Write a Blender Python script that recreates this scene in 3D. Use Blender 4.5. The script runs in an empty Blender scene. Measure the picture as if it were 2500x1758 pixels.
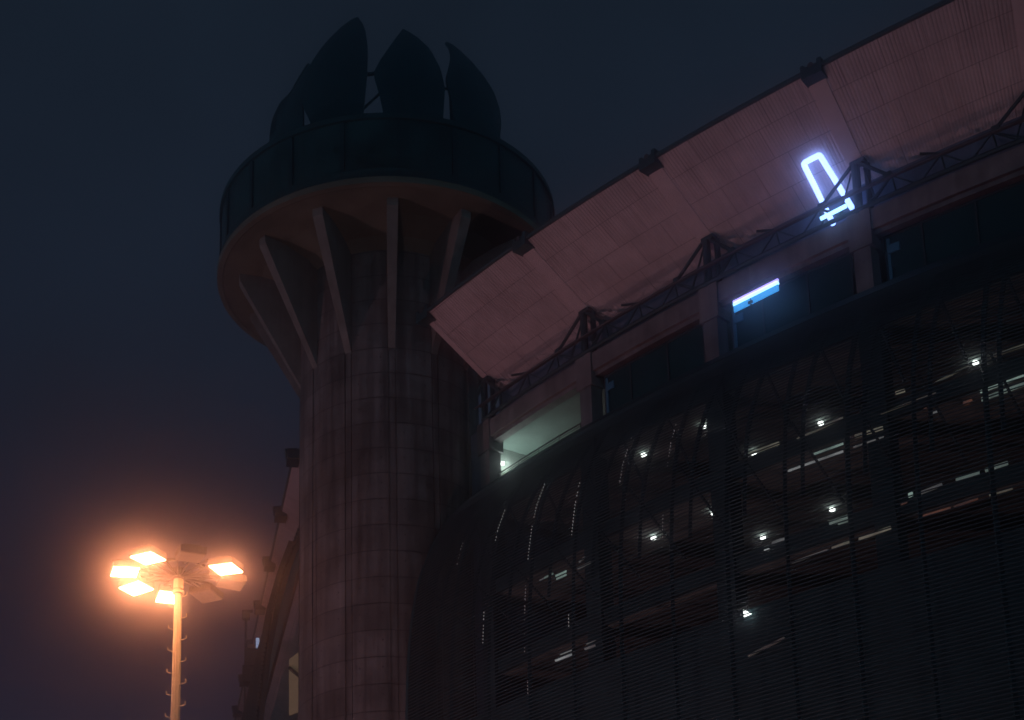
import bpy, math, random
from mathutils import Vector, Matrix
random.seed(7)
R = math.radians
scene = bpy.context.scene
col = scene.collection

# ------------------------------------------------------------------ helpers
class MB:
    """collects polygons and links them as one mesh object"""
    def __init__(s): s.v = []; s.f = []; s.uv = []
    def add(s, vs, fs, uvs=None):
        b = len(s.v); s.v += [tuple(v) for v in vs]
        for i, f in enumerate(fs):
            s.f.append([b + k for k in f]); s.uv.append(uvs[i] if uvs else None)
    def box(s, c, sx, sy, sz, ax=(1, 0, 0), up=(0, 0, 1)):
        c = Vector(c); a = Vector(ax).normalized(); u = Vector(up)
        b = u.cross(a).normalized(); u = a.cross(b).normalized()
        vs = [c + a*sx*i/2 + b*sy*j/2 + u*sz*k/2 for i in (-1, 1) for j in (-1, 1) for k in (-1, 1)]
        s.add(vs, [(0,1,3,2), (4,6,7,5), (0,4,5,1), (2,3,7,6), (0,2,6,4), (1,5,7,3)])
    def bar(s, p, q, w, h=None, up=(0, 0, 1)):
        p = Vector(p); q = Vector(q); d = q - p
        if abs(d.normalized().dot(Vector(up))) > .98: up = (0, 1, 0)
        s.box((p+q)/2, d.length, w, h or w, d, up)
    def tube(s, pts, r, n=8, cap=True):
        pts = [Vector(p) for p in pts]; rings = []; ref = None
        rs = r if isinstance(r, (list, tuple)) else [r]*len(pts)
        for i, p in enumerate(pts):
            d = (pts[min(i+1, len(pts)-1)] - pts[max(i-1, 0)]).normalized()
            if ref is None:
                ref = Vector((0, 0, 1)) if abs(d.z) < .9 else Vector((1, 0, 0))
            a = d.cross(ref).normalized(); ref = a.cross(d).normalized()
            rings.append([p + (a*math.cos(2*math.pi*k/n) + ref*math.sin(2*math.pi*k/n))*rs[i] for k in range(n)])
        vs = [v for g in rings for v in g]; fs = []
        for i in range(len(pts)-1):
            for k in range(n):
                fs.append((i*n+k, i*n+(k+1) % n, (i+1)*n+(k+1) % n, (i+1)*n+k))
        if cap: fs += [tuple(range(n))[::-1], tuple(range((len(pts)-1)*n, len(pts)*n))]
        s.add(vs, fs)
    def lathe(s, c, prof, n=96):
        vs = []; fs = []; m = len(prof)
        for k in range(n):
            a = 2*math.pi*k/n
            vs += [(c[0]+r*math.cos(a), c[1]+r*math.sin(a), z) for r, z in prof]
        for k in range(n):
            for i in range(m-1):
                fs.append((k*m+i, ((k+1) % n)*m+i, ((k+1) % n)*m+i+1, k*m+i+1))
        s.add(vs, fs)
    def sweep(s, cur, loop, s0, s1, n, cap=True):
        """closed (offset, z) loop carried along a plan curve"""
        m = len(loop); vs = []; fs = []
        for i in range(n+1):
            t = s0 + (s1-s0)*i/n; P, N = cur(t)
            vs += [(P[0]+N[0]*o, P[1]+N[1]*o, z) for o, z in loop]
        for i in range(n):
            for k in range(m):
                fs.append((i*m+k, i*m+(k+1) % m, (i+1)*m+(k+1) % m, (i+1)*m+k))
        if cap: fs += [tuple(range(m))[::-1], tuple(range(n*m, (n+1)*m))]
        s.add(vs, fs)
    def build(s, name, mat, parent=None, smooth=False, label=None):
        me = bpy.data.meshes.new(name); me.from_pydata(s.v, [], s.f); 
        if any(s.uv):
            l = me.uv_layers.new(name='UVMap'); i = 0
            for f, u in zip(s.f, s.uv):
                for k in range(len(f)):
                    if u: l.data[i].uv = u[k]
                    i += 1
        me.validate(); me.update()
        import bmesh
        bm = bmesh.new(); bm.from_mesh(me); bmesh.ops.recalc_face_normals(bm, faces=bm.faces); bm.to_mesh(me); bm.free()
        if smooth:
            for p in me.polygons: p.use_smooth = True
        me.materials.append(mat)
        o = bpy.data.objects.new(name, me); col.objects.link(o)
        if parent is not None: attach(o, parent)
        if label: o['label'] = label
        return o

def world_loc(o):
    p = Vector((0, 0, 0))
    while o is not None:
        p = p + Vector(o.location); o = o.parent
    return p
def attach(o, parent):
    """keeps o where its mesh was modelled"""
    o.parent = parent; o.location = -world_loc(parent)
def tag(o, label, cat, group=None, kind=None):
    o['label'] = label; o['category'] = cat
    if group: o['group'] = group
    if kind: o['kind'] = kind
def thing(name, loc, label, cat, group=None):
    o = bpy.data.objects.new(name, None); col.objects.link(o); o.location = loc
    tag(o, label, cat, group); return o

# ------------------------------------------------------------------ materials
def mat(name, colr, rough=.7, var=.25, scale=1.5, metal=0., bump=0., emis=None, estr=0., streak=0., spec=.3):
    m = bpy.data.materials.new(name); m.use_nodes = True
    nt = m.node_tree; b = nt.nodes['Principled BSDF']
    b.inputs['Roughness'].default_value = rough; b.inputs['Metallic'].default_value = metal
    b.inputs['Specular IOR Level'].default_value = spec
    tc = nt.nodes.new('ShaderNodeTexCoord')
    no = nt.nodes.new('ShaderNodeTexNoise'); no.inputs['Scale'].default_value = scale; no.inputs['Detail'].default_value = 6
    no.inputs['Roughness'].default_value = .65
    nt.links.new(tc.outputs['Object'], no.inputs['Vector'])
    rp = nt.nodes.new('ShaderNodeValToRGB')
    c = Vector(colr)
    rp.color_ramp.elements[0].position = .3; rp.color_ramp.elements[1].position = .72
    rp.color_ramp.elements[0].color = (*(c*(1-var)), 1); rp.color_ramp.elements[1].color = (*(c*(1+var)), 1)
    nt.links.new(no.outputs['Fac'], rp.inputs['Fac'])
    out = rp.outputs['Color']
    if streak:
        mp = nt.nodes.new('ShaderNodeMapping'); mp.inputs['Scale'].default_value = (2.6, 2.6, .12)
        nt.links.new(tc.outputs['Object'], mp.inputs['Vector'])
        n2 = nt.nodes.new('ShaderNodeTexNoise'); n2.inputs['Scale'].default_value = 1.2; n2.inputs['Detail'].default_value = 5
        nt.links.new(mp.outputs['Vector'], n2.inputs['Vector'])
        r2 = nt.nodes.new('ShaderNodeValToRGB'); r2.color_ramp.elements[0].position = .35; r2.color_ramp.elements[1].position = .7
        r2.color_ramp.elements[0].color = (1-streak,)*3+(1,); r2.color_ramp.elements[1].color = (1, 1, 1, 1)
        nt.links.new(n2.outputs['Fac'], r2.inputs['Fac'])
        out = mul(nt, out, r2.outputs['Color'])
    nt.links.new(out, b.inputs['Base Color'])
    if bump:
        bp = nt.nodes.new('ShaderNodeBump'); bp.inputs['Strength'].default_value = bump; bp.inputs['Distance'].default_value = .05
        nt.links.new(no.outputs['Fac'], bp.inputs['Height']); nt.links.new(bp.outputs['Normal'], b.inputs['Normal'])
    if emis:
        b.inputs['Emission Color'].default_value = (*emis, 1); b.inputs['Emission Strength'].default_value = estr
    return m
def mul(nt, a, b, fac=1.):
    mx = nt.nodes.new('ShaderNodeMix'); mx.data_type = 'RGBA'; mx.blend_type = 'MULTIPLY'
    mx.inputs['Factor'].default_value = fac
    nt.links.new(a, mx.inputs['A']); nt.links.new(b, mx.inputs['B']); return mx.outputs['Result']
def math_node(nt, op, a, b=None, c=None):
    n = nt.nodes.new('ShaderNodeMath'); n.operation = op
    for i, x in enumerate((a, b, c)):
        if x is None: continue
        if isinstance(x, (int, float)): n.inputs[i].default_value = x
        else: nt.links.new(x, n.inputs[i])
    return n.outputs[0]

M = {}
M['asphalt'] = mat('asphalt', (.05, .05, .052), .9, .3, 3)
M['concrete'] = mat('board_marked_concrete', (.19, .17, .175), .85, .28, .9, bump=.25, streak=.4)
M['platform'] = mat('platform_concrete', (.115, .125, .105), .85, .3, .7, bump=.2)
M['fin'] = mat('fin_concrete', (.20, .19, .185), .85, .25, 1.6, bump=.2, streak=.3)
M['beam'] = mat('weathered_beam_concrete', (.20, .165, .18), .85, .35, 1.1, bump=.2, streak=.35)
M['steel'] = mat('dark_painted_steel', (.010, .04, .052), .6, .2, 3)
M['pipe'] = mat('grey_painted_pipe', (.045, .045, .055), .55, .2, 3)
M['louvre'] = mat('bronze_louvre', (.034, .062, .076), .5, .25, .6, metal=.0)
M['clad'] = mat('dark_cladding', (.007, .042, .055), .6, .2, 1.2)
M['petal'] = mat('dark_petal_metal', (.006, .042, .058), .65, .25, .8)
M['dark'] = mat('black_metal', (.004, .03, .042), .6, .2, 2)
M['glass'] = mat('tinted_glass', (.014, .056, .068), .3, .45, .35, spec=.3)
M['glass2'] = mat('blue_green_glass', (.010, .042, .05), .5, .2, .5, spec=.15)
M['ceiling'] = mat('concourse_ceiling', (.24, .28, .27), .9, .25, .8)
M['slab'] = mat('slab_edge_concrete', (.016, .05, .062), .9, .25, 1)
M['wall'] = mat('grey_rendered_wall', (.12, .15, .23), .9, .25, .9, streak=.3)
M['white_wall'] = mat('pale_wall', (.62, .64, .6), .8, .12, 1.2, streak=.15)
M['mast'] = mat('galvanised_mast', (.88, .80, .60), .6, .12, 2, metal=.0, streak=.2)
M['housing'] = mat('floodlight_housing', (.30, .27, .25), .6, .15, 4)
M['lens_off'] = mat('unlit_lens', (.42, .34, .26), .4, .1, 5)
M['lens_on'] = mat('sodium_lens', (.8, .7, .6), .4, 0, 4, emis=(1, .345, .135), estr=80)
M['ceil_lamp'] = mat('white_downlight', (.8, .8, .8), .4, 0, 4, emis=(.9, 1, .93), estr=3.6)
M['projected'] = mat('blue_white_projection', (.8, .8, .9), .4, 0, 4, emis=(.25, .40, 1), estr=3.6)
M['projected2'] = mat('cyan_white_projection', (.8, .8, .9), .4, 0, 4, emis=(.28, .62, 1), estr=3.2)
M['violet'] = mat('violet_projection', (.8, .8, .9), .4, 0, 4, emis=(.35, .28, 1), estr=2.4)
M['azure'] = mat('azure_projection', (.2, .4, .6), .4, 0, 4, emis=(.03, .33, .85), estr=1.1)
M['dot'] = mat('leak_light', (.8, .8, .8), .4, 0, 4, emis=(.95, 1, .95), estr=.12)
M['dot_dim'] = mat('faint_leak_light', (.8, .8, .8), .4, 0, 4, emis=(.95, 1, .95), estr=.045)
M['blue_lamp'] = mat('small_blue_lamp', (.8, .8, .8), .4, 0, 4, emis=(.5, .65, 1), estr=.5)
M['amber'] = mat('amber_window', (.5, .45, .3), .5, .1, 2, emis=(.62, .47, .22), estr=.05)
GLOW_TINT = {'w': (.86, .92, .92), 'g': (.66, .95, .83), 'y': (.95, .9, .66), 'o': (.6, .21, .10)}
def glow_mat(c, s):
    k = 'glow_strip_%s_%d' % (c, round(s*100))
    if k not in M:
        m = mat(k, (.3, .3, .3), .6, .1, 2); nt = m.node_tree; b = nt.nodes['Principled BSDF']
        tc = nt.nodes.new('ShaderNodeTexCoord'); no = nt.nodes.new('ShaderNodeTexNoise'); no.inputs['Scale'].default_value = 1.1; no.inputs['Detail'].default_value = 3
        nt.links.new(tc.outputs['Object'], no.inputs['Vector'])
        mr = nt.nodes.new('ShaderNodeMapRange'); mr.inputs['From Min'].default_value = .3; mr.inputs['From Max'].default_value = .7
        mr.inputs['To Min'].default_value = s*.35*0.36; mr.inputs['To Max'].default_value = s*1.3*0.36
        nt.links.new(no.outputs['Fac'], mr.inputs['Value'])
        b.inputs['Emission Color'].default_value = (*GLOW_TINT[c], 1); nt.links.new(mr.outputs['Result'], b.inputs['Emission Strength'])
        M[k] = m
    return M[k]

# formwork joints and tie holes on the tower shaft (real marks in the concrete)
def shaft_material():
    m = mat('formwork_concrete', (.20, .18, .185), .85, .42, .55, bump=.35, streak=.6)
    nt = m.node_tree; b = nt.nodes['Principled BSDF']
    src = b.inputs['Base Color'].links[0].from_socket
    tc = nt.nodes.new('ShaderNodeTexCoord'); sx = nt.nodes.new('ShaderNodeSeparateXYZ'); nt.links.new(tc.outputs['Object'], sx.inputs[0])
    x = math_node(nt, 'SUBTRACT', sx.outputs[0], TX); y = math_node(nt, 'SUBTRACT', sx.outputs[1], TY)
    ang = math_node(nt, 'ARCTAN2', x, math_node(nt, 'MULTIPLY', y, -1.))
    u = math_node(nt, 'MULTIPLY', math_node(nt, 'SUBTRACT', ang, R(2.6)), 13/(2*math.pi))      # panels
    pid = math_node(nt, 'FLOOR', u)
    wn = nt.nodes.new('ShaderNodeTexWhiteNoise'); wn.noise_dimensions = '1D'; nt.links.new(pid, wn.inputs['W'])
    z = math_node(nt, 'ADD', math_node(nt, 'DIVIDE', sx.outputs[2], 1.333), math_node(nt, 'MULTIPLY', wn.outputs['Value'], .06))
    fz = math_node(nt, 'FRACT', z)
    d = math_node(nt, 'ABSOLUTE', math_node(nt, 'SUBTRACT', fz, .5))
    line = math_node(nt, 'GREATER_THAN', d, .480)
    rowid = math_node(nt, 'FLOOR', math_node(nt, 'ADD', z, .0))
    w2 = nt.nodes.new('ShaderNodeTexWhiteNoise'); w2.noise_dimensions = '2D'
    cb = nt.nodes.new('ShaderNodeCombineXYZ'); nt.links.new(pid, cb.inputs[0]); nt.links.new(rowid, cb.inputs[1]); nt.links.new(cb.outputs[0], w2.inputs['Vector'])
    # tie holes: two per panel and lift
    fu = math_node(nt, 'FRACT', math_node(nt, 'MULTIPLY', u, 2.)); du = math_node(nt, 'MULTIPLY', math_node(nt, 'SUBTRACT', fu, .5), 1.1)
    dz = math_node(nt, 'MULTIPLY', math_node(nt, 'SUBTRACT', fz, .62), 1.333)
    rr = math_node(nt, 'ADD', math_node(nt, 'MULTIPLY', du, du), math_node(nt, 'MULTIPLY', dz, dz))
    hole = math_node(nt, 'LESS_THAN', rr, .0022)
    dark = math_node(nt, 'SUBTRACT', 1., math_node(nt, 'MULTIPLY', math_node(nt, 'MAXIMUM', line, hole), .72))
    tone = math_node(nt, 'MULTIPLY', dark, math_node(nt, 'ADD', .84, math_node(nt, 'MULTIPLY', w2.outputs['Value'], .3)))
    cc = nt.nodes.new('ShaderNodeCombineXYZ')
    for i in range(3): nt.links.new(tone, cc.inputs[i])
    nt.links.new(mul(nt, src, cc.outputs[0]), b.inputs['Base Color'])
    return m

def soffit_material():
    """lapped metal soffit sheets: panel joints and fine ribs, laid out in metres along (u) and across (v) the soffit"""
    m = mat('soffit_sheeting', (.53, .43, .45), .75, .2, .35, streak=0)
    nt = m.node_tree; b = nt.nodes['Principled BSDF']
    src = b.inputs['Base Color'].links[0].from_socket
    uv = nt.nodes.new('ShaderNodeTexCoord'); sx = nt.nodes.new('ShaderNodeSeparateXYZ'); nt.links.new(uv.outputs['UV'], sx.inputs[0])
    u, v = sx.outputs[0], sx.outputs[1]
    br = nt.nodes.new('ShaderNodeTexBrick'); nt.links.new(uv.outputs['UV'], br.inputs['Vector'])
    br.inputs['Scale'].default_value = 1.; br.inputs['Brick Width'].default_value = 1.7; br.inputs['Row Height'].default_value = 1.16
    br.inputs['Mortar Size'].default_value = .016; br.inputs['Mortar Smooth'].default_value = .3
    br.offset = .37; br.inputs['Color1'].default_value = (1, 1, 1, 1); br.inputs['Color2'].default_value = (.92, .92, .93, 1); br.inputs['Mortar'].default_value = (.42, .40, .42, 1)
    # ribs, strongest in the outer sheets
    jit = nt.nodes.new('ShaderNodeTexNoise'); jit.inputs['Scale'].default_value = 1.3; jit.inputs['Detail'].default_value = 4; nt.links.new(uv.outputs['UV'], jit.inputs['Vector'])
    fr = math_node(nt, 'FRACT', math_node(nt, 'DIVIDE', u, .15))
    tri = math_node(nt, 'MULTIPLY', math_node(nt, 'ABSOLUTE', math_node(nt, 'SUBTRACT', fr, .5)), 2.)
    line = math_node(nt, 'GREATER_THAN', tri, .72)
    wid = nt.nodes.new('ShaderNodeTexWhiteNoise'); wid.noise_dimensions = '1D'; nt.links.new(math_node(nt, 'FLOOR', math_node(nt, 'DIVIDE', u, .15)), wid.inputs['W'])
    fade = nt.nodes.new('ShaderNodeMapRange'); nt.links.new(v, fade.inputs['Value'])
    fade.inputs['From Min'].default_value = 2.2; fade.inputs['From Max'].default_value = 3.6; fade.inputs['To Min'].default_value = .10; fade.inputs['To Max'].default_value = .42
    amt = math_node(nt, 'MULTIPLY', math_node(nt, 'MULTIPLY', line, fade.outputs['Result']), math_node(nt, 'ADD', .35, wid.outputs['Value']))
    tone = math_node(nt, 'SUBTRACT', 1., amt)
    mp = nt.nodes.new('ShaderNodeMapping'); mp.inputs['Scale'].default_value = (1.6, .22, 1); nt.links.new(uv.outputs['UV'], mp.inputs['Vector'])
    stn = nt.nodes.new('ShaderNodeTexNoise'); stn.inputs['Scale'].default_value = 1.; stn.inputs['Detail'].default_value = 7; stn.inputs['Roughness'].default_value = .7; nt.links.new(mp.outputs['Vector'], stn.inputs['Vector'])
    strip = math_node(nt, 'ADD', .55, math_node(nt, 'ADD', math_node(nt, 'MULTIPLY', jit.outputs['Fac'], .3), math_node(nt, 'MULTIPLY', stn.outputs['Fac'], .6)))
    tone = math_node(nt, 'MULTIPLY', tone, strip)
    cc = nt.nodes.new('ShaderNodeCombineXYZ')
    for i in range(3): nt.links.new(tone, cc.inputs[i])
    nt.links.new(mul(nt, mul(nt, src, br.outputs['Color']), cc.outputs[0]), b.inputs['Base Color'])
    bp = nt.nodes.new('ShaderNodeBump'); bp.inputs['Strength'].default_value = .4; bp.inputs['Distance'].default_value = .03
    nt.links.new(tri, bp.inputs['Height']); nt.links.new(bp.outputs['Normal'], b.inputs['Normal'])
    return m

GZ = -1.6                                   # ground level, the camera's eye is the origin
TX, TY = -.982, 79.0                        # tower axis
M['shaft'] = shaft_material(); M['soffit'] = soffit_material()

# ------------------------------------------------------------------ setting
g = MB(); g.add([(-400, -250, GZ), (400, -250, GZ), (400, 550, GZ), (-400, 550, GZ)], [(0, 1, 2, 3)])
o = g.build('ground', M['asphalt']); o['kind'] = 'structure'; o['label'] = 'dark asphalt forecourt around the stadium'

# ------------------------------------------------------------------ control tower
tower = thing('concrete_tower', (TX, TY, GZ), 'tall round concrete tower flaring into a glazed drum with dark petal shells on top', 'tower')
NF = 13; FA = [2.6 + 360/NF*k for k in range(NF)]
def pol(a, r, z):  # angle from the side facing the camera, positive to the right
    a = R(a); return (TX + r*math.sin(a), TY - r*math.cos(a), z)
RS = 4.58
sec = []
for a in FA:
    w = math.degrees(.17/RS); gw = math.degrees(.028/RS)
    for da, r in ((-w-gw, RS), (-w-gw+.01, RS-.09), (-w+gw, RS-.09), (-w+gw+.01, RS-.03), (w-gw-.01, RS-.03), (w-gw, RS-.09), (w+gw-.01, RS-.09), (w+gw, RS)): sec.append((a+da, r))
    for k in range(1, 12): sec.append((a + w+gw + (360/NF - 2*(w+gw))*k/12, RS))
m = MB(); n = len(sec); zs = [GZ, 50.2]
m.add([pol(a, r, z) for z in zs for a, r in sec], [(k, (k+1) % n, n+(k+1) % n, n+k) for k in range(n)])
m.build('shaft', M['shaft'], tower)
m = MB(); m.lathe((TX, TY), [(4.3, 49.2), (5.2, 49.75), (6.6, 50.05), (8.55, 50.15), (8.62, 50.12), (8.88, 50.16), (8.9, 50.46), (8.6, 50.5), (4, 50.52)], 128)
m.build('platform_soffit', M['platform'], tower)
for a in FA:
    m = MB(); pr = [(4.4, 50.14), (7.75, 50.14), (7.72, 49.72), (4.4, 43.7)]
    hw = [.20, .27, .27, .17]
    q = R(a); rad = Vector((math.sin(q), -math.cos(q), 0)); tan = Vector((math.cos(q), math.sin(q), 0)); c = Vector((TX, TY, 0))
    vs = [c + rad*r + tan*s*h + Vector((0, 0, z)) for s in (-1, 1) for (r, z), h in zip(pr, hw)]
    m.add(vs, [(0,1,2,3), (7,6,5,4), (0,4,5,1), (1,5,6,2), (2,6,7,3), (3,7,4,0)])
    m.build('fin', M['fin'], tower)
m = MB(); m.lathe((TX, TY), [(8.68, 50.5), (8.68, 53.75)], 80); drum = m.build('glass_drum', M['glass'], tower)
m = MB(); m.lathe((TX, TY), [(8.5, 53.75), (8.82, 53.75), (8.82, 54.02), (8.4, 54.1), (7.6, 54.1), (7.6, 54.0), (0.1, 54.0)], 128); m.build('roof_ring', M['clad'], tower)
for k in range(20):
    a = 4.6 + 18*k; m = MB(); p = Vector(pol(a, 8.7, 52.1))
    q = R(a); m.box(p, .22, .16, 3.2, (math.cos(q), math.sin(q), 0)); m.build('mullion', M['dark'], drum)
m = MB(); m.lathe((TX, TY), [(8.72, 50.5), (8.78, 50.5), (8.78, 51.0), (8.72, 51.0)], 128); m.build('sill_band', M['clad'], drum)
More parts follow.
